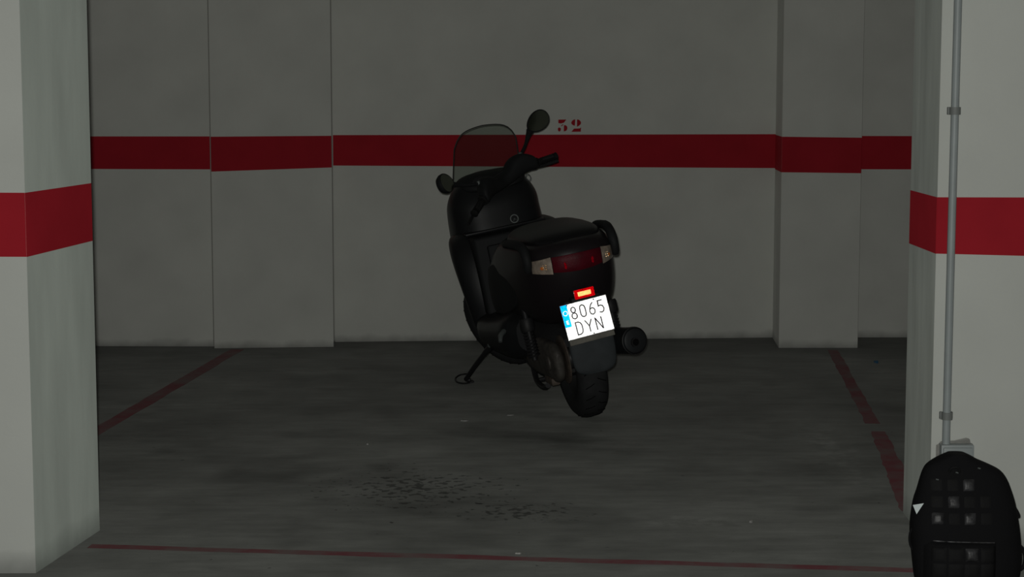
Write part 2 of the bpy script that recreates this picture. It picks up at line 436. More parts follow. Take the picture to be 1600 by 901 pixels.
# stencilled bay number on the back wall (image-plane outlines measured on the photo, set on the wall at its real size)
def wallpt(px, py, y): return Vector(((px - 800) / 2900 * y * 1.006, y, zpx(py, y)))
dig = {'3': [[(215, 303), (440, 299), (372, 388), (290, 412), (215, 402)], [(288, 484), (338, 430), (356, 440), (310, 492)],
             [(372, 458), (425, 462), (458, 490), (470, 540), (458, 590), (425, 622), (368, 637)],
             [(200, 562), (215, 532), (242, 523), (272, 532), (287, 560), (283, 600), (262, 634), (238, 640), (210, 618)]],
       '2': [[(690, 295), (640, 305), (598, 340), (575, 388), (588, 428), (622, 458), (678, 476)],
             [(738, 295), (790, 305), (832, 340), (852, 385), (842, 432), (800, 470), (738, 506)],
             [(582, 646), (655, 556), (815, 550), (850, 522), (846, 642)]]}
for k in ('3', '2'):
    bm = bmesh.new()
    for poly in dig[k]:
        yw = 10.735 + 0.19 * (0.29 + 1.03) / 2.583
        pts = []
        for zx, zy in poly:
            px, py = 860 + zx / 18.02, 170 + zy / 18.02
            x = (px - 800) / 2900 * 10.84 * 1.002
            yw = 10.735 + 0.19 * (x + 1.03) / 2.583
            pts.append(Vector((x, yw + .0005, zpx(py, yw))))
        slab(bm, pts, (0, -0.002, 0))
    obj('stencilled_digit', bm, 'red', wall_back, smooth=False)

# painted bay lines on the floor
def line(pts_l, pts_r):
    bm = bmesh.new()
    a = [bm.verts.new((x, y, 0.0012)) for x, y in pts_l]; b = [bm.verts.new((x, y, 0.0012)) for x, y in pts_r]
    for i in range(len(a) - 1): bm.faces.new((a[i], a[i + 1], b[i + 1], b[i]))
    r = bmesh.ops.extrude_face_region(bm, geom=bm.faces[:])
    for v in [q for q in r['geom'] if isinstance(q, bmesh.types.BMVert)]: v.co.z = -0.0005
    return obj('painted_line', bm, 'line', floor, smooth=False)
def rough_line(p, q, w0, w1, n=24, jit=0.004):
    p, q = Vector(p), Vector(q); d = (q - p).normalized(); nn = Vector((-d.y, d.x))
    l, r = [], []
    for i in range(n + 1):
        t = i / n; c = p.lerp(q, t); w = (w0 + (w1 - w0) * t) / 2
        l.append(c + nn * (w + random.uniform(-jit, jit))); r.append(c - nn * (w + random.uniform(-jit, jit)))
    line(l, r)
rough_line((-1.378, 5.924), (1.45, 5.60), 0.050, 0.050)
rough_line((-1.560, 10.42), (-1.90, 6.9), 0.075, 0.075)
rough_line((1.815, 10.40), (1.600, 8.12), 0.060, 0.062, 30, .004)
rough_line((1.588, 7.93), (1.415, 6.42), 0.062, 0.085, 26, .005)

# ================================================================== CONDUIT, BOX
YC = 5.912
con = tag(empty('conduit_pipe', (1.400, YC, 0)), 'grey plastic conduit pipe clipped upright to the right pillar', 'pipe')
bm = bmesh.new(); tube(bm, [(0, -.016, .345), (0, -.016, 1.0), (.003, -.016, H - .002)], .0128, 14); obj('pipe', bm, 'pvc', con)
for z in (zpx(648, YC), zpx(173, YC)):
    bm = bmesh.new()
    lathe(bm, [(.0142, -.012), (.0175, -.012), (.0175, .012), (.0142, .012)], (0.001, -.016, z), (0, 0, 1), 16, True)
    box(bm, (-.021, -.012, z - .012), (-.012, 0.0015, z + .012), .002); box(bm, (.012, -.012, z - .012), (.021, .0015, z + .012), .002)
    obj('pipe_clip', bm, 'clip', con)
bx = tag(empty('junction_box', (1.432, YC, .29)), 'grey square junction box at the foot of the conduit behind the backpack', 'box')
bm = bmesh.new(); box(bm, (-.052, -.040, -.055), (.054, .004, .055), .005); obj('box_body', bm, 'pvc', bx)
bm = bmesh.new(); box(bm, (-.046, -.048, -.049), (.048, -.038, .047), .004); obj('box_lid', bm, 'pvc', bx)
bm = bmesh.new()
pts = []
for i in range(28):
    t = 2 * PI * i / 28; x, z = .058 * math.copysign(abs(math.cos(t)) ** .35, math.cos(t)), .060 * math.copysign(abs(math.sin(t)) ** .35, math.sin(t))
    k = 1 + random.uniform(-.02, .06); bump = 0.008 if (.1 < t / PI < .55) and i % 5 < 2 else 0
    pts.append(Vector((x * k, -.012, z * k + bump)))
slab(bm, pts, (0, .016, 0)); obj('mortar_collar', bm, 'mortar', bx, smooth=False)

# ================================================================== SCOOTER
STEER = math.radians(35)
scooter = tag(empty('motor_scooter', (0.3484, 8.3025, 0.002), (math.radians(-11), 0, math.radians(102.5))),
              'black maxi scooter with a tinted windscreen leaning on its side stand', 'scooter')
SS = Vector((1.13, 0, 1.0)); SA = Vector((-math.sin(math.radians(26)), 0, math.cos(math.radians(26))))
RS = Matrix.Translation(SS) @ Matrix.Rotation(STEER, 4, SA) @ Matrix.Translation(-SS)
def steer(bm): bmesh.ops.transform(bm, matrix=RS, verts=bm.verts[:]); return bm

# --- wheels
def wheel(cx, r, hw, fn=None, name='rear_wheel'):
    bm = bmesh.new()
    k = r / .28
    lathe(bm, [(.155 * k, -.03), (.165 * k, -.045), (.178 * k, -.045), (.170 * k, -.03), (.165 * k, 0), (.170 * k, .03), (.178 * k, .045), (.165 * k, .045), (.155 * k, .03)], (cx, 0, r), (0, 1, 0), 48, True)
    lathe(bm, [(.045, -.05), (.05, -.04), (.05, .04), (.045, .05)], (cx, 0, r), (0, 1, 0), 24)
    for i in range(5):
        a = 2 * PI * i / 5
        tube(bm, [(cx + math.cos(a) * q, 0, r + math.sin(a) * q) for q in (.03, .10, .160 * k)], [.02, .016, .022], 8)
    if fn: fn(bm)
    w = obj(name, bm, 'rim', scooter)
    bm = bmesh.new()
    pr = [(.165 * k, hw * .70), (.185 * k, hw * .93), (.215 * k, hw), (r - .030, hw * .92), (r - .012, hw * .70), (r - .003, hw * .38), (r, 0.0)]
    prof = pr + [(a, -b) for a, b in pr[-2::-1]]
    lathe(bm, prof, (cx, 0, r), (0, 1, 0), 64, True)
    if fn: fn(bm)
    obj('tyre', bm, 'rubber', w)
    bm = bmesh.new()          # tread grooves as thin near-black tubes, their shade put into the colour
    n = 26
    for i in range(n):
        a = 2 * PI * i / n
        for s in (-1, 1):
            pts = []
            for t in (0.12, .4, .7):
                aa = a + s * .04 + t * .16
                rr = r - .0005 - .012 * t ** 2 * 1.6
                pts.append((cx + math.cos(aa) * rr, s * hw * t, r + math.sin(aa) * rr))
            tube(bm, pts, .0022, 5)
    if fn: fn(bm)
    tag(obj('tread_groove', bm, 'hole', w), kind='stuff')
    bm = bmesh.new()
    side = -1 if name == 'rear_wheel' else 1
    lathe(bm, [(.055, side * .062), (.105, side * .062), (.105, side * .067), (.055, side * .067)], (cx, 0, r), (0, 1, 0), 36, True)
    if fn: fn(bm)
    obj('brake_disc', bm, 'dirty', w)
    return w
wheel(0, .28, .068)
def fsteer(bm):
    steer(bm)
wheel(1.52, .262, .052, fsteer, 'front_wheel')
bm = bmesh.new()
for s in (-1, 1):
    tube(bm, [(1.52, s * .085, .262), (1.385, s * .085, .54)], [.028, .022], 12)
tube(bm, [(1.385, -.1, .56), (1.385, .1, .56)], .03, 10); tube(bm, [(1.385, 0, .56), (1.13, 0, 1.0)], .024, 12)
obj('front_fork', steer(bm), 'darksteel', scooter)
bm = bmesh.new()
rings = []
for i in range(13):
    a = math.radians(62 + 100 * i / 12); rr = .288
    rings.append([(1.52 + math.cos(a) * (rr + dz), y, .262 + math.sin(a) * (rr + dz)) for y, dz in ((-.07, -.05), (-.065, -.01), (-.04, .005), (0, .01), (.04, .005), (.065, -.01), (.07, -.05), (.06, -.045), (.035, -.008), (0, -.003), (-.035, -.008), (-.06, -.045))])
loft(bm, rings); obj('front_mudguard', steer(bm), 'paint', scooter)

# --- front fairing: levels (z, half width, rear x, front x)
def level_loft(levels, e=3.2, n=48, k=4, cy=0.0, taper=0.0):
    bm = bmesh.new(); rings = []
    for z, w, xr, xf in smooth_list(levels, k):
        rings.append([((xr + xf) / 2 + c * (xf - xr) / 2, cy + s * w * (1 - taper * ((c + 1) / 2) ** 1.6), z) for c, s in sup(n, e)])
    loft(bm, rings); return bm
up_levels = [(.60, .265, 1.06, 1.60), (.68, .270, 1.05, 1.70), (.78, .262, 1.06, 1.74), (.86, .258, 1.075, 1.72), (.93, .252, 1.09, 1.64), (.99, .224, 1.12, 1.54),
             (1.03, .185, 1.15, 1.46), (1.055, .14, 1.18, 1.41), (1.072, .075, 1.22, 1.36)]
obj('front_fairing', level_loft(up_levels, cy=.012, taper=.5), 'paint', scooter)
lo_levels = [(.20, .17, 1.00, 1.14), (.25, .235, .97, 1.19), (.34, .280, .95, 1.22), (.45, .302, .94, 1.24), (.56, .318, .95, 1.27), (.66, .326, .97, 1.36), (.73, .322, 1.0, 1.45),
             (.775, .305, 1.04, 1.50), (.80, .26, 1.07, 1.5)]
obj('leg_fairing', level_loft(lo_levels, 3.2, taper=.5), 'paint', scooter)
# inner panel with storage lid, its top edge a crisp ledge
bm = bmesh.new(); box(bm, (.88, -.205, .40), (1.12, .205, .785), .016, seg=3)
for v in bm.verts:
    v.co.x += (.785 - v.co.z) * -.10 + (v.co.y ** 2) * 1.2 if v.co.x < 1.0 else 0
obj('inner_panel', bm, 'plastic', scooter)
bm = bmesh.new(); box(bm, (1.035, -.20, .792), (1.10, .215, .803), .004)
obj('panel_ledge', bm, 'paint', scooter)
bm = bmesh.new(); box(bm, (.842, -.13, .50), (.872, .15, .745), .012); 
for v in bm.verts: v.co.x += (.785 - v.co.z) * -.10 + (v.co.y ** 2) * 1.2
lid = obj('storage_lid', bm, 'plastic', scooter)
bm = bmesh.new(); lathe(bm, [(.006, 0), (.014, -.002), (.014, -.012), (.006, -.014)], (.848, .0, .70), (1, 0, 0), 16); obj('lid_latch', bm, 'lockmetal', lid)
# ignition lock: ring and key slot
lock_c = Vector((1.044, -.047, .828)); lock_ax = Vector((-1, 0, .16)).normalized()
bm = bmesh.new(); lathe(bm, [(.017, 0), (.022, 0), (.022, .006), (.017, .006)], lock_c + Vector((.012, 0, 0)), lock_ax, 24, True)
lk = tag(obj('ignition_lock', bm, 'lockmetal', scooter), 'dull silver ring of the ignition lock')
bm = bmesh.new(); lathe(bm, [(.0165, .0), (.0165, .002), (.004, .003)], lock_c + Vector((.012, 0, 0)), lock_ax, 20); obj('lock_face', bm, 'plastic', lk)
bm = bmesh.new()
for a in (0.5, 2.1):
    d = Vector((0, math.cos(a), math.sin(a))) * .011
    tube(bm, [lock_c + Vector((.005, 0, 0)) - d, lock_c + Vector((.005, 0, 0)) + d * .4], .002, 6)
obj('lock_mark', bm, 'lockmetal', lk)
# dashboard hood and dials
bm = bmesh.new(); rings = []
for x, w, zb, zt in smooth_list([(1.10, .10, .99, 1.02), (1.14, .155, .98, 1.05), (1.22, .175, .98, 1.075), (1.32, .165, .98, 1.072), (1.42, .12, .98, 1.03)], 3):
    rings.append([(x, c * w, (zb + zt) / 2 + s * (zt - zb) / 2) for c, s in sup(28, 2.6)])
loft(bm, rings); dash = obj('dashboard', bm, 'plastic', scooter)
for y, r in ((.075, .040), (-.06, .045), (.01, .028)):
    bm = bmesh.new(); lathe(bm, [(r, 0), (r, .006), (r - .006, .008)], (1.128 + abs(y) * .1, y, 1.025), (-1, 0, .5), 24); obj('dial', bm, 'darksteel', dash)

# --- windscreen: curved sheet with a thin dark edge
def screen_pt(u, v, off=0.0):
    """u -1..1 across, v 0..1 up"""
    hgt = .335 * (1 - .19 * abs(u) ** 6 - .08 * abs(u) ** 1.6)
    z = .975 + v * hgt
    w = .186 - .020 * v - .004 * v * v
    y = u * w; zc = 0
    x = 1.43 - (z - .975) * .75 - (y * y) * 2.2 + off
    return Vector((x, y, z + zc))
bm = bmesh.new(); NU, NV = 18, 20
grid = {}
for layer, off in ((0, 0), (1, .004)):
    for i in range(NU + 1):
        for j in range(NV + 1): grid[layer, i, j] = bm.verts.new(screen_pt(-1 + 2 * i / NU, j / NV, off))
for layer in (0, 1):
    for i in range(NU):
        for j in range(NV):
            bm.faces.new([grid[layer, a, b] for a, b in ((i, j), (i + 1, j), (i + 1, j + 1), (i, j + 1))])
border = [(i, 0) for i in range(NU)] + [(NU, j) for j in range(NV)] + [(i, NV) for i in range(NU, 0, -1)] + [(0, j) for j in range(NV, 0, -1)]
for a, b in zip(border, border[1:] + border[:1]):
    bm.faces.new((grid[0, a[0], a[1]], grid[0, b[0], b[1]], grid[1, b[0], b[1]], grid[1, a[0], a[1]]))
ws = tag(obj('windscreen', bm, 'screen', scooter), 'tinted see-through windscreen')
bm = bmesh.new()
edge = [screen_pt(-1, j / NV, .002) for j in range(NV + 1)] + [screen_pt(-1 + 2 * i / NU, 1, .002) for i in range(1, NU)] + [screen_pt(1, j / NV, .002) for j in range(NV, -1, -1)]
tube(bm, edge, .0032, 6); obj('screen_edge', bm, 'screen_edge', ws)

# --- steering: bar, cover, grips, levers, mirrors
bm = bmesh.new()
bar = smooth_list([(.975, -.30, 1.0), (1.02, -.20, 1.02), (1.075, -.10, 1.04), (1.09, 0, 1.045), (1.075, .10, 1.04), (1.02, .20, 1.02), (.975, .30, 1.0)], 4)
tube(bm, bar, .012, 10)
hb = obj('handlebar', steer(bm), 'darksteel', scooter)
bm = bmesh.new(); rings = []
for y, xc, zc, hx, hz in smooth_list([(-.205, 1.015, 1.02, .026, .026), (-.19, 1.02, 1.028, .036, .040), (-.15, 1.04, 1.045, .045, .052), (-.10, 1.06, 1.042, .048, .050), (-.05, 1.07, 1.022, .045, .036), (0, 1.08, 1.015, .045, .032),
                          (.05, 1.07, 1.022, .045, .036), (.10, 1.06, 1.042, .048, .050), (.15, 1.04, 1.045, .045, .052), (.19, 1.02, 1.028, .036, .040), (.205, 1.015, 1.02, .026, .026)], 4):
    rings.append([(xc + c * hx, y, zc + s * hz) for c, s in sup(24, 2.8)])
loft(bm, rings); obj('handlebar_cover', steer(bm), 'plastic', scooter)
for s in (-1, 1):
    bm = bmesh.new()
    a, b = Vector((1.012, s * .215, 1.012)), Vector((.980, s * .330, .990))
    tube(bm, [a.lerp(b, t) for t in (0, .04, .08, .5, .93, .97, 1)], [.024, .025, .0175, .0165, .0175, .0205, .015], 14)
    for i in range(6):
        q = a.lerp(b, .2 + i * .12); tube(bm, [q, q + (b - a) * .03], .0188, 12)
    obj('grip', steer(bm), 'grip', hb)
    bm = bmesh.new(); tube(bm, smooth_list([(1.045, s * .19, 1.0), (1.06, s * .23, .985), (1.04, s * .30, .965), (1.018, s * .36, .955)], 4), .0068, 8, flat=1.3); obj('brake_lever', steer(bm), 'darksteel', hb)
    bm = bmesh.new(); box(bm, (1.0, s * .20 - .02, .985), (1.04, s * .20 + .02, 1.035), .008); obj('switch_block', steer(bm), 'plastic', hb)
bm = bmesh.new()
ring_c = Vector((1.045, -.150, .965))
tube(bm, [ring_c + Vector((math.cos(t) * .0065, math.cos(t) * .0095, math.sin(t) * .017)) for t in [2 * PI * i / 14 for i in range(14)]], .0022, 6, closed=True)
tag(obj('cable_guide', steer(bm), 'lockmetal', hb), 'small metal ring under the right brake lever')
# mirrors: egg-shaped heads on stalks
def mirror(s):
    hc = Vector((1.038, s * .36, 1.181))
    ea, eb, rot = .068, .050, math.radians(12)
    nrm = Vector((-1, -s * .45, .10)).normalized()
    right = Vector((0, -1, 0)); right = (right - nrm * right.dot(nrm)).normalized(); up = right.cross(nrm)
    if up.z < 0: up = -up
    A = right * -s * math.cos(rot) + up * math.sin(rot); B = right * s * math.sin(rot) + up * math.cos(rot)   # A points outward
    n = 32
    def ring(k, d, taper=True):
        out = []
        for i in range(n):
            t = 2 * PI * i / n; c, q = math.cos(t), math.sin(t)
            eg = 1 + .16 * c
            out.append(hc + A * (c * ea * k) + B * (q * eb * k * eg) + nrm * d)
        return out
    bm = bmesh.new()
    loft(bm, [ring(.90, .006), ring(.97, .008), ring(1.0, .004), ring(.97, -.010), ring(.80, -.026), ring(.45, -.036), ring(.1, -.038)])
    m_ = obj('mirror', steer(bm), 'plastic', scooter)
    bm = bmesh.new(); loft(bm, [ring(.90, .0055), ring(.90, .0078), ring(.3, .0082), ring(.02, .0082)]); obj('mirror_glass', steer(bm), 'mirror', m_)
    bm = bmesh.new()
    base = Vector((1.045, s * .165, 1.085)); tip = hc - A * ea * .86 - B * .012 - nrm * .014
    mid1 = base.lerp(tip, .4) + Vector((0, 0, -.006)); mid2 = base.lerp(tip, .8)
    pts = smooth_list([tuple(base), tuple(mid1), tuple(mid2), tuple(tip)], 4)
    tube(bm, pts, [.0085 + .0125 * max(0, (i / (len(pts) - 1) - .45)) / .55 for i in range(len(pts))], 10)
    obj('mirror_stalk', steer(bm), 'plastic', m_)
    bm = bmesh.new(); lathe(bm, [(.011, -.006), (.013, .0), (.009, .012)], base, (0, 0, 1), 14); obj('stalk_nut', steer(bm), 'lockmetal', m_)
mirror(-1); mirror(1)

# --- floor tunnel, boards, engine
def x_loft(st, e=3.0, n=32, k=4, cy=None):
    bm = bmesh.new(); rings = []
    for row in smooth_list(st, k):
        x, w, zb, zt = row[:4]; c0 = row[4] if len(row) > 4 else 0
        rings.append([(x, c0 + c * w, (zb + zt) / 2 + s * (zt - zb) / 2) for c, s in sup(n, e)])
    loft(bm, rings); return bm
obj('footboard', x_loft([(.34, .19, .27, .46), (.42, .245, .235, .48), (.55, .258, .225, .46), (.75, .268, .225, .43), (.92, .268, .225, .42), (1.05, .24, .25, .42)], 3.2), 'paint', scooter)
obj('centre_tunnel', x_loft([(.40, .17, .38, .66), (.55, .165, .38, .66), (.75, .15, .38, .64), (.95, .16, .38, .70), (1.05, .16, .38, .74)], 3.2), 'plastic', scooter)
obj('engine_casing', x_loft([(.05, .09, .20, .36), (.15, .13, .16, .44), (.3, .15, .135, .48), (.5, .15, .14, .45), (.66, .12, .17, .40), (.74, .06, .22, .34)], 2.8), 'darksteel', scooter)
bm = bmesh.new()
for s in (-1, 1): tube(bm, smooth_list([(.50, s * .11, .20), (.40, s * .125, .13), (.24, s * .13, .125), (.14, s * .13, .15)], 3), .013, 8)
tube(bm, [(.40, -.125, .13), (.40, .125, .13)], .011, 8)
obj('centre_stand', bm, 'darksteel', scooter)
# transmission case on the left of the rear wheel
tr = obj('transmission_case', x_loft([(-.085, .012, .235, .325, .105), (-.07, .024, .205, .345, .105), (-.02, .030, .185, .37, .107), (.08, .034, .19, .37, .112), (.25, .036, .19, .38, .118), (.42, .034, .19, .40, .118), (.52, .02, .23, .36, .115)], 2.6), 'castmetal', scooter)
for x, z, r in ((0, .28, .034), (.12, .285, .022), (.30, .29, .06)):
    bm = bmesh.new(); lathe(bm, [(r, 0), (r, .007), (r * .8, .010), (r * .3, .012)], (x, .136, z), (0, 1, 0), 24); obj('cover_boss', bm, 'castmetal', tr)
bm = bmesh.new(); box(bm, (.0, .10, .17), (.14, .14, .205), .008); obj('lower_rib', bm, 'dirty', tr)
bm = bmesh.new(); lathe(bm, [(.06, .07), (.10, .074), (.112, .068), (.112, .062), (.06, .06)], (0, 0, .28), (0, 1, 0), 32); obj('hub_plate', bm, 'dirty', tr)
# shock absorbers
for s in (-1, 1):
    y = .19 if s > 0 else -.205
    bm = bmesh.new(); tube(bm, [(.03, y, .30), (.07, y, .56)], .013, 10); lathe(bm, [(.03, 0), (.034, .01), (.034, .05), (.03, .06)], (.055, y, .43), (.15, 0, 1), 18)
    so = obj('shock_absorber', bm, 'darksteel', scooter)
    bm = bmesh.new(); tube(bm, [(.035 + .035 * t / 60 + math.cos(t * .9) * .024, y + math.sin(t * .9) * .024, .315 + .12 * t / 60) for t in range(61)], .0055, 6); obj('spring', bm, 'darksteel', so)
# muffler on the right, angled outward
a, b = Vector((-.165, -.236, .322)), Vector((.36, -.125, .275)); ax = (b - a).normalized()
bm = bmesh.new(); lathe(bm, [(.044, 0), (.054, .004), (.058, .014), (.060, .05), (.060, .40), (.050, .46), (.03, .52)], a, ax, 36)
mf = obj('muffler', bm, 'muffler', scooter)
bm = bmesh.new(); lathe(bm, [(.058, .010), (.0622, .012), (.0622, .03), (.058, .032)], a, ax, 36, True); obj('end_ring', bm, 'darksteel', mf)
bm = bmesh.new(); lathe(bm, [(.016, -.012), (.021, -.012), (.021, .004), (.016, .004)], a + Vector((0, .006, -.006)), ax, 20, True); obj('tail_pipe', bm, 'darksteel', mf)
bm = bmesh.new(); lathe(bm, [(.0158, -.004), (.0158, .001)], a + Vector((0, .006, -.006)), ax, 20); obj('pipe_bore', bm, 'hole', mf)
bm = bmesh.new(); box(bm, (.02, -.20, .31), (.16, -.07, .345), .008); obj('muffler_bracket', bm, 'darksteel', mf)

# --- rear body: plan outlines lofted upward
half = [(-.362, 0), (-.358, .035), (-.348, .075), (-.328, .112), (-.295, .149), (-.245, .180), (-.17, .202), (-.05, .221), (.08, .234), (.2, .244), (.32, .247), (.42, .240), (.50, .218), (.555, .17), (.58, .10), (.588, 0)]
def body_ring(z, sy, dx, yk=1.0):
    out = []
    for x, y in half:
        xx = x + dx * ((.588 - x) / .95) ** 2.0
        zz = z - max(0, x - .18) * .42 * max(0, (z - .46)) / .4
        out.append((xx, y * sy, zz))
    return out + [(x, -y, z_) for x, y, z_ in out[-2:0:-1]]
bm = bmesh.new()
lev = [(.462, .60, .25), (.475, .70, .20), (.51, .82, .135), (.56, .92, .075), (.62, .975, .035), (.69, 1.0, .010), (.76, 1.0, .0), (.80, .975, .004), (.826, .92, .02), (.842, .80, .05), (.848, .6, .1)]
loft(bm, [body_ring(*r) for r in smooth_list(lev, 3)])
rear = obj('rear_body', bm, 'plum', scooter)
def tail_x(y, z):
    """x of the rear face of the body at (y, z)"""
    rows = smooth_list(lev, 3)
    for r0, r1 in zip(rows, rows[1:]):
        if r0[0] <= z <= r1[0]:
            t = (z - r0[0]) / (r1[0] - r0[0]); sy = r0[1] + (r1[1] - r0[1]) * t; dx = r0[2] + (r1[2] - r0[2]) * t; break
    yy = abs(y) / sy
    for (x0, y0), (x1, y1) in zip(half[:9], half[1:9]):
        if y0 <= yy <= y1:
            x = x0 + (x1 - x0) * (yy - y0) / (y1 - y0); return x + dx * ((.588 - x) / .95) ** 2
    return -.1
# side panel covers in faded black
for s in (-1, 1):
    bm = bmesh.new(); rings = []
    for x, zb, zt, y in smooth_list([(.02, .60, .66, .222), (.10, .54, .72, .236), (.25, .50, .735, .252), (.38, .49, .71, .262), (.47, .50, .67, .252), (.525, .53, .62, .228)], 4):
        ring_ = [(x, s * (y - .012 + .012 * math.cos(t) if math.cos(t) > 0 else y - .03), (zb + zt) / 2 + math.sin(t) * (zt - zb) / 2) for t in [2 * PI * (i + .5) / 20 for i in range(20)]]
        rings.append(ring_)
    loft(bm, rings); obj('side_panel', bm, 'plastic', rear)
# seat
obj('seat', x_loft([(-.275, .06, .825, .842), (-.255, .11, .815, .858), (-.20, .150, .81, .874), (-.10, .172, .80, .884), (.05, .182, .79, .887), (.16, .182, .77, .889), (.225, .175, .75, .888), (.265, .170, .71, .862), (.30, .185, .68, .815),
                    (.40, .198, .66, .785), (.55, .192, .64, .775), (.68, .155, .62, .785), (.77, .10, .62, .785), (.80, .06, .64, .765)], 2.8, 36, 4), 'vinyl', scooter)
for s in (-1, 1):
    bm = bmesh.new(); tube(bm, smooth_list([(.16, s * .192, .795), (.08, s * .212, .836), (-.08, s * .213, .848), (-.2, s * .200, .838), (-.245, s * .198, .785), (-.225, s * .200, .735)], 4),
                           [.016] * 4 + [.019] * 4 + [.021] * 8 + [.019] * 4 + [.016], 12)
    obj('grab_handle', bm, 'plastic', scooter)
# --- lamps: curved lenses standing 6 mm proud of the tail
def lens(bm, pts_fn, nu=14, nv=6, d=.010):
    """pts_fn(u,v) -> (y,z)"""
    g = {}
    for k, off in ((0, -d), (1, .012)):
        for i in range(nu + 1):
            for j in range(nv + 1):
                y, z = pts_fn(i / nu, j / nv)
                edge_ = 0 if (0 < i < nu and 0 < j < nv) else .004
                g[k, i, j] = bm.verts.new((tail_x(y, z) + off + (edge_ if k == 0 else 0), y, z))
    for k in (0, 1):
        for i in range(nu):
            for j in range(nv): bm.faces.new([g[k, a, b] for a, b in ((i, j), (i + 1, j), (i + 1, j + 1), (i, j + 1))])
    bd = [(i, 0) for i in range(nu)] + [(nu, j) for j in range(nv)] + [(i, nv) for i in range(nu, 0, -1)] + [(0, j) for j in range(nv, 0, -1)]
    for p, q in zip(bd, bd[1:] + bd[:1]): bm.faces.new((g[0, p[0], p[1]], g[0, q[0], q[1]], g[1, q[0], q[1]], g[1, p[0], p[1]]))
bm = bmesh.new(); lens(bm, lambda u, v: (-.110 + .220 * u, .716 + .008 * abs(2 * u - 1) ** 2 + v * (.076 - .010 * abs(2 * u - 1) ** 2)))
tail_lamp = tag(obj('tail_lamp', bm, 'redlens', scooter), 'dark red tail lamp lens between the indicators')
inds = []
for s in (-1, 1):
    bm = bmesh.new(); lens(bm, lambda u, v: (s * (.113 + .070 * u), (.717 + .008 * u + v * (.075 - .022 * u))), 8, 5)
    inds.append((s, tag(obj('indicator_lamp', bm, 'clearlens', scooter), 'smoked clear indicator lens with an amber bulb')))
# moulded corner prisms: side a, rows of triangles; keep(u, v) picks the material slot or None
def prism_patch(name, w, h, a, pick, mats, parent, mtx):
    V, Fc, MI = [], [], []
    hh = a * math.sqrt(3) / 2; dep = a / math.sqrt(6)
    rows = int(math.ceil(h / hh)); cols = int(math.ceil(w / a)) + 1
    def P(i, j): return (-w / 2 + i * a + (a / 2 if j % 2 else 0) - a / 2, -h / 2 + j * hh)
    for j in range(rows):
        for i in range(cols):
            if j % 2 == 0: T = ((P(i, j), P(i + 1, j), P(i, j + 1)), (P(i + 1, j), P(i + 1, j + 1), P(i, j + 1)))
            else: T = ((P(i, j), P(i + 1, j), P(i + 1, j + 1)), (P(i, j), P(i + 1, j + 1), P(i, j + 1)))
            for t in T:
                cx = sum(p[0] for p in t) / 3; cy = sum(p[1] for p in t) / 3
                if abs(cx) > w / 2 or abs(cy) > h / 2: continue
                k = pick(cx, cy)
                if k is None: continue
                b0 = len(V)
                V += [(p[0], p[1], 0) for p in t] + [(cx, cy, -dep)]
                Fc += [(b0, b0 + 1, b0 + 3), (b0 + 1, b0 + 2, b0 + 3), (b0 + 2, b0, b0 + 3)]; MI += [k] * 3
    me = bpy.data.meshes.new(name); me.from_pydata([mtx @ Vector(v) for v in V], [], Fc)
    for m in mats: me.materials.append(M[m])
    me.polygons.foreach_set('material_index', MI)
    o = bpy.data.objects.new(name, me); COL.objects.link(o); o.parent = parent
    return o
def frame_at(c, back_n, roll=0.0):
    """matrix whose z axis is the outward normal, x to the viewer's right, y up"""
    z = Vector(back_n).normalized(); x = Vector((0, 0, 1)).cross(z).normalized(); y = z.cross(x)
    m = Matrix((x, y, z)).transposed().to_4x4()
    return Matrix.Translation(Vector(c)) @ m @ Matrix.Rotation(roll, 4, 'Z')
for y, z in ((.061, .748), (-.061, .750)):
    prism_patch('bulb_reflector', .012, .030, .003, lambda u, v: 0 if (u / .006) ** 2 + (v / .015) ** 2 < 1 else None, ['retro_lamp'], tail_lamp, frame_at((tail_x(y, z) - .013, y, z), (-1, y * .9, .12)))
for s, o in inds:
    y, z = s * .140, .752
    prism_patch('bulb_reflector', .022, .022, .0022, lambda u, v: 0 if (int((u + 1) / .0055) % 2 == 0 and int((v + 1) / .0048) % 2 == 0) else None, ['retro_amber'], o, frame_at((tail_x(y, z) - .014, y, z), (-1, s * .55, .12)))
    bm = bmesh.new()
    y = s * .151; lathe(bm, [(.002, .004), (.007, .003), (.009, -.004), (.007, -.012)], (tail_x(y, .748) - .008, y, .748), (-1, s * .8, 0), 14)
    obj('amber_bulb', bm, 'amber', o)

# --- rear mudguard and number plate
obj('rear_mudguard', level_loft([(.255, .055, -.330, -.305), (.272, .085, -.336, -.302), (.31, .098, -.338, -.302), (.37, .102, -.338, -.300), (.43, .10, -.336, -.29), (.50, .088, -.330, -.25), (.58, .08, -.318, -.2)], 3.0, 32, 3), 'grey_plastic', scooter)
PM = frame_at((-.368, .010, .508), (-1, 0, .20), math.radians(1.8)) @ Matrix.Scale(.94, 4)
bm = bmesh.new(); box(bm, (-.112, -.083, -.005), (.112, .082, -.002), .001); bmesh.ops.transform(bm, matrix=PM, verts=bm.verts[:])
plate = tag(obj('number_plate', bm, 'platewhite', scooter), 'white two-row number plate with a blue band')
def pick(u, v):
    if u < -.080 and v > -.022:
        du, dv = u + .0945, v - .043
        r = math.hypot(du, dv)
        if .0082 < r < .0118: return 0
        eu, ev = u + .0945, v + .0
        if -.0055 < eu < .0055 and -.009 < ev < .009:      # the letter E
            if eu < -.0015 or abs(ev) < .0018 or abs(ev) > .0055: return 0
        return 1
    for bx_, by_ in ((-.0795, .0765), (.049, .0745)):
        if math.hypot(u - bx_, v - by_) < .0035: return None
    return 0
prism_patch('prism_sheeting', .220, .160, .0021, pick, ['retro_white', 'retro_blue'], plate, PM)
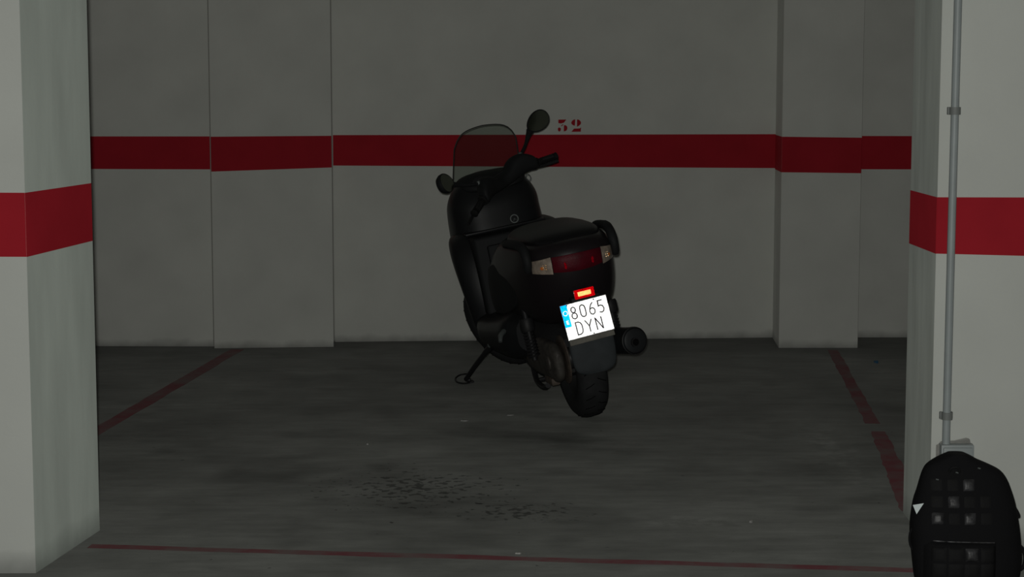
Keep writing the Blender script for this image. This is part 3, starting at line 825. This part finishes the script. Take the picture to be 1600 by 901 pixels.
# characters as thin strokes
ST = {'8': [[(.5, .52), (.28, .6), (.2, .76), (.28, .93), (.5, 1), (.72, .93), (.8, .76), (.72, .6), (.5, .52), (.24, .42), (.15, .24), (.25, .07), (.5, 0), (.75, .07), (.85, .24), (.76, .42), (.5, .52)]],
      '0': [[(.5, 0), (.25, .07), (.15, .25), (.15, .75), (.25, .93), (.5, 1), (.75, .93), (.85, .75), (.85, .25), (.75, .07), (.5, 0)]],
      '6': [[(.72, 1), (.45, .82), (.24, .55), (.15, .3), (.22, .1), (.5, 0), (.76, .1), (.85, .29), (.76, .48), (.52, .56), (.27, .48)]],
      '5': [[(.8, 1), (.22, 1), (.18, .55), (.45, .6), (.72, .52), (.84, .3), (.74, .08), (.48, 0), (.16, .06)]],
      'D': [[(.15, 0), (.15, 1), (.5, 1), (.74, .9), (.85, .7), (.85, .3), (.74, .1), (.5, 0), (.15, 0)]],
      'Y': [[(.1, 1), (.5, .48), (.9, 1)], [(.5, .48), (.5, 0)]],
      'N': [[(.15, 0), (.15, 1)], [(.15, .98), (.85, .02)], [(.85, 0), (.85, 1)]]}
def ribbon(bm, pts, w, z):
    """flat mitred stroke"""
    pts = [Vector((*p, 0)) for p in pts]; closed = (pts[0] - pts[-1]).length < 1e-6
    if closed: pts = pts[:-1]
    n = len(pts); l, r = [], []
    for i, p in enumerate(pts):
        a = pts[(i - 1) % n] if closed or i > 0 else None; b = pts[(i + 1) % n] if closed or i < n - 1 else None
        d1 = (p - a).normalized() if a is not None else (b - p).normalized()
        d2 = (b - p).normalized() if b is not None else d1
        n1 = Vector((-d1.y, d1.x, 0)); n2 = Vector((-d2.y, d2.x, 0)); mm = n1 + n2
        mm = mm * 2 / max(mm.length_squared, .9)
        off = mm * w; l.append(bm.verts.new(p + off + Vector((0, 0, z)))); r.append(bm.verts.new(p - off + Vector((0, 0, z))))
    for i in range(n if closed else n - 1):
        j = (i + 1) % n; bm.faces.new((l[i], l[j], r[j], r[i]))
def glyph(ch, x, y, w, h):
    bm = bmesh.new()
    for poly in ST[ch]: ribbon(bm, [(x + px * w, y + py * h) for px, py in poly], .0024, .0035)
    bmesh.ops.transform(bm, matrix=PM, verts=bm.verts[:])
    obj('plate_character', bm, 'ink', plate, smooth=False)
for i, ch in enumerate('8065'): glyph(ch, -.074 + i * .0435, .008, .036, .055)
for i, ch in enumerate('DYN'): glyph(ch, -.068 + i * .0475, -.066, .040, .057)
bm = bmesh.new(); box(bm, (-.108, -.108, -.016), (.108, -.084, -.004), .003); bmesh.ops.transform(bm, matrix=PM, verts=bm.verts[:]); obj('plate_frame', bm, 'beige', plate)
for u, v in ((-.0795, .0765), (.049, .0745), (0.012, -.0765)):
    bm = bmesh.new(); lathe(bm, [(.0030, -.002), (.0030, .0036), (.0012, .004)], (u, v, 0), (0, 0, 1), 10)
    bmesh.ops.transform(bm, matrix=PM, verts=bm.verts[:]); obj('plate_screw', bm, 'darksteel', plate)
bm = bmesh.new(); box(bm, (-.345, -.07, .45), (-.27, .06, .60), .01); obj('plate_bracket', bm, 'plastic', scooter)
# red reflector above the plate, its glare halo built as an outer red ring
RM = frame_at((-.368, .003, .6155), (-1, 0, .10), math.radians(1.0))
bm = bmesh.new(); box(bm, (-.046, -.0205, -.012), (.046, .0205, -.002), .005); bmesh.ops.transform(bm, matrix=RM, verts=bm.verts[:])
rf = tag(obj('rear_reflector', bm, 'redhousing_halo', scooter), 'red reflector above the number plate, its glare halo as a red ring')
prism_patch('reflector_prisms', .090, .039, .0021, lambda u, v: 0 if abs(u) < .030 and abs(v) < .0095 else 1, ['retro_red', 'retro_halo'], rf, RM)
bm = bmesh.new(); box(bm, (-.366, -.02, .595), (-.29, .02, .635), .004); obj('reflector_mount', bm, 'plastic', scooter)

# --- side stand, pegs, bright bits
bm = bmesh.new()
tube(bm, smooth_list([(.74, .235, .285), (.80, .262, .25), (.93, .312, .165), (1.045, .352, .0855)], 3), [.015] * 4 + [.0125] * 6, 10)
st_ = obj('side_stand', bm, 'darksteel', scooter)
inv = (Matrix.Translation(scooter.location) @ scooter.rotation_euler.to_matrix().to_4x4()).inverted()
loop = [inv @ Vector(p) for p in ((-0.213, 9.21, .008), (-0.240, 9.19, .006), (-0.275, 9.23, .006), (-0.288, 9.34, .007), (-0.268, 9.42, .012), (-0.235, 9.41, .020), (-0.205, 9.35, .030))]
bm = bmesh.new(); tube(bm, smooth_list([tuple(p) for p in loop], 4), .0045, 8); obj('foot_loop', bm, 'darksteel', st_)
foot = inv @ Vector((-.208, 9.24, .007))
bm = bmesh.new(); tube(bm, [(1.045, .352, .0855), tuple(foot + Vector((0, 0, .006)))], [.0125, .011], 8); box(bm, foot - Vector((.022, .014, .004)), foot + Vector((.022, .014, .004)), .002); obj('stand_foot', bm, 'darksteel', st_)
bm = bmesh.new(); lathe(bm, [(.012, 0), (.012, .012), (.005, .016)], (.735, .250, .285), (-.6, .8, .1), 14); obj('pivot_bolt', bm, 'lockmetal', st_)
bm = bmesh.new(); tube(bm, [(.40, .235, .395), (.365, .262, .385), (.345, .272, .36)], [.012, .013, .009], 10); tag(obj('passenger_peg', bm, 'lockmetal', scooter), 'worn silver folded passenger footpeg')

# ================================================================== BACKPACK
bag = tag(empty('backpack', (1.372, 5.465, 0)), 'black backpack with checkered shiny patches standing before the right pillar', 'backpack')
YB = 5.48
def bpx(px): return (px - 800) / 2900 * YB * 1.0197 - 1.372
rows = [(901, 1430, 1591), (870, 1426.5, 1595), (845, 1424, 1593.5), (820, 1423, 1591), (785, 1427, 1585), (765, 1433, 1579), (748, 1437.5, 1572), (735, 1442, 1562), (726, 1448, 1545), (718.5, 1459, 1527), (713, 1470, 1517), (709, 1480, 1508)]
prof = [(zpx(py, YB), bpx(a), bpx(b)) for py, a, b in rows]
lv = [(0.004, prof[0][1] + .012, prof[0][2] - .012, .060, .0), (.02, prof[0][1], prof[0][2], .072, .0)]
for i, (z, a, b) in enumerate(prof):
    t = z / .395
    lv.append((z, a, b, .082 - .05 * max(0, t - .45) ** 1.3 / .55 ** 1.3 , .03 * t))
lv = [r for i, r in enumerate(lv) if i < 2 or r[0] > .03]
bm = bmesh.new(); rings = []
for z, a, b, d, sh in smooth_list(lv, 3):
    rings.append([((a + b) / 2 + c * (b - a) / 2, sh + s * d, z) for c, s in sup(40, 2.9)])
loft(bm, rings); obj('bag_body', bm, 'bagcloth', bag)
def bag_front(x, z):
    rr = smooth_list(lv, 3)
    for r0, r1 in zip(rr, rr[1:]):
        if r0[0] <= z <= r1[0]:
            t = (z - r0[0]) / max(r1[0] - r0[0], 1e-6); a, b, d, sh = [r0[i] + (r1[i] - r0[i]) * t for i in (1, 2, 3, 4)]
            u = min(.999, abs((x - (a + b) / 2) / ((b - a) / 2))); return sh - d * (1 - u ** 2.9) ** (1 / 2.9)
    return 0
# lower pocket, a padded bulge
def pillow(name, cx, cz, w, h, d, m, parent, nu=6, e=3.0, follow=bag_front, tilt=0.0):
    bm = bmesh.new(); g = {}
    for i in range(nu + 1):
        for j in range(nu + 1):
            u, v = -1 + 2 * i / nu, -1 + 2 * j / nu
            x, z = cx + u * w / 2, cz + v * h / 2
            puff = d * ((1 - abs(u) ** e) * (1 - abs(v) ** e)) ** .5
            g[i, j] = bm.verts.new((x, follow(x, z) - puff + .002, z))
    for i in range(nu):
        for j in range(nu): bm.faces.new((g[i, j], g[i + 1, j], g[i + 1, j + 1], g[i, j + 1]))
    bd = [(i, 0) for i in range(nu)] + [(nu, j) for j in range(nu)] + [(i, nu) for i in range(nu, 0, -1)] + [(0, j) for j in range(nu, 0, -1)]
    bk = {k: bm.verts.new(g[k].co + Vector((0, .006, 0))) for k in bd}
    for p, q in zip(bd, bd[1:] + bd[:1]): bm.faces.new((g[p], g[q], bk[q], bk[p]))
    bm.faces.new([bk[k] for k in bd])
    return obj(name, bm, m, parent, angle=60)
def zp(zy): return zpx(660 + zy / 3.736, YB - .07) 
def xp(zx): return (1380 + zx / 3.736 - 800) / 2900 * (YB - .07) * 1.0197 - 1.372
pk = pillow('front_pocket', (xp(240) + xp(660)) / 2, (zp(690) + .012) / 2, xp(660) - xp(240), zp(690) - .012, .022, 'bagcloth', bag, 10, 6)
def pocket_front(x, z):
    cx, w = (xp(240) + xp(660)) / 2, xp(660) - xp(240); cz, h = (zp(690) + .012) / 2, zp(690) - .012
    u, v = abs(x - cx) / (w / 2), abs(z - cz) / (h / 2)
    return bag_front(x, z) - .022 * (max(0, 1 - u ** 6) * max(0, 1 - v ** 6)) ** .5
SH = {(2, 0), (1, 1), (0, 2), (2, 2), (2, 3), (1, 4), (3, 1), (3, 4)}
cs = xp(93) - xp(0)
for ci, zx in enumerate((320, 415, 507, 602)):
    for ri, zy in enumerate((375, 468, 560, 755, 848)):
        if ri == 0 and ci == 3: continue
        shiny = (ci, ri) in {(2, 0), (1, 1), (0, 2), (2, 2), (2, 3)}
        follow = bag_front if ri < 3 else pocket_front
        q = pillow('patch', xp(zx), zp(zy), cs * (.80 if shiny else .90), cs * (.80 if shiny else .90), .007 if shiny else .003, 'bagshine' if shiny else 'bagmatte', bag, 6, 4, follow)
        tag(q, 'glossy square patch' if shiny else None)
bm = bmesh.new()
zz = zp(684)
tube(bm, [(xp(290) + (xp(645) - xp(290)) * t / 12, bag_front(xp(290) + (xp(645) - xp(290)) * t / 12, zz) - .006, zz - .004 * (t / 12)) for t in range(13)], .0022, 6)
tag(obj('zip', bm, 'zip', bag), 'metal zip across the pocket')
bm = bmesh.new(); tube(bm, smooth_list([(xp(395), bag_front(xp(395), zp(300)) - .004, zp(300)), (xp(405), bag_front(xp(405), zp(275)) - .014, zp(278)), (xp(440), bag_front(xp(440), zp(272)) - .016, zp(272)), (xp(455), bag_front(xp(455), zp(305)) - .004, zp(305))], 3), .004, 8)
obj('carry_loop', bm, 'bagmatte', bag)
for zx, zy in ((325, 345), (440, 305), (572, 282)):
    bm = bmesh.new(); c = Vector((xp(zx), bag_front(xp(zx), zp(zy)) - .003, zp(zy)))
    tube(bm, [c + Vector((-.004, 0, .001)), c + Vector((.004, 0, -.001))], .0022, 6); obj('zip_puller', bm, 'lockmetal', bag)
bm = bmesh.new(); x = bpx(1422); tube(bm, smooth_list([(bpx(1424) + .012, .0, zpx(815, YB)), (bpx(1421), .0, zpx(830, YB)), (bpx(1421.5), 0, zpx(848, YB)), (bpx(1424) + .012, 0, zpx(862, YB))], 3), .0035, 8); obj('side_strap', bm, 'bagcloth', bag)
bm = bmesh.new(); tube(bm, smooth_list([(bpx(1580), .01, zpx(787, YB)), (bpx(1587), .01, zpx(797, YB)), (bpx(1592), .01, zpx(807, YB))], 3), [.006] * 6 + [.003], 8); obj('side_strap', bm, 'bagcloth', bag)
bm = bmesh.new(); tube(bm, smooth_list([(bpx(1590), .03, zpx(852, YB)), (bpx(1599), .03, zpx(856, YB)), (bpx(1606), .03, zpx(870, YB)), (bpx(1603), .03, zpx(888, YB)), (bpx(1588), .03, zpx(896, YB))], 4), .006, 8); obj('shoulder_strap', bm, 'bagcloth', bag)
bm = bmesh.new(); slab(bm, [(bpx(1423), -.012, zpx(785.5, YB)), (bpx(1427), -.030, zpx(797.5, YB)), (bpx(1433.5), -.066, zpx(783.5, YB - .06))], (.0005, .0012, 0))
tag(obj('paper_tag', bm, 'tag', bag, smooth=False), 'white triangular corner of a paper tag at the left side')

# ================================================================== LITTER
def scrap(loc, w, d, h, m, label, name='paper_scrap', cat='litter', n=7):
    bm = bmesh.new(); pts = []
    for i in range(n):
        t = 2 * PI * i / n; k = random.uniform(.6, 1.1); pts.append(Vector((math.cos(t) * w * k, math.sin(t) * d * k, 0)))
    slab(bm, pts, (0, 0, h))
    for v in bm.verts:
        if v.co.z > h / 2: v.co = Vector((v.co.x * .8, v.co.y * .8, v.co.z * random.uniform(.6, 1.2)))
    o = obj(name, bm, m, None, smooth=False); o.location = loc
    tag(o, label, cat); return o
scrap((1.97, 9.93, 0), .013, .03, .012, 'blue_bit', 'small blue plastic scrap on the floor behind the right bay line', 'plastic_scrap')
scrap((-.604, 7.64, 0), .008, .014, .006, 'white_bit', 'tiny bright white speck of paper left of the oil drips')
scrap((-.213, 8.19, 0), .022, .022, .004, 'white_bit', 'pale flat paper flake between oil drips and side stand, nearer one')
scrap((-.008, 8.33, 0), .016, .02, .003, 'white_bit', 'pale flat paper flake left of the rear tyre, further one')
scrap((.823, 6.26, 0), .008, .014, .006, 'white_bit', 'tiny white paper speck on bare floor before the backpack')
scrap((.02, 5.83, 0), .012, .012, .004, 'white_bit', 'small pale paper flake just in front of the front red line')
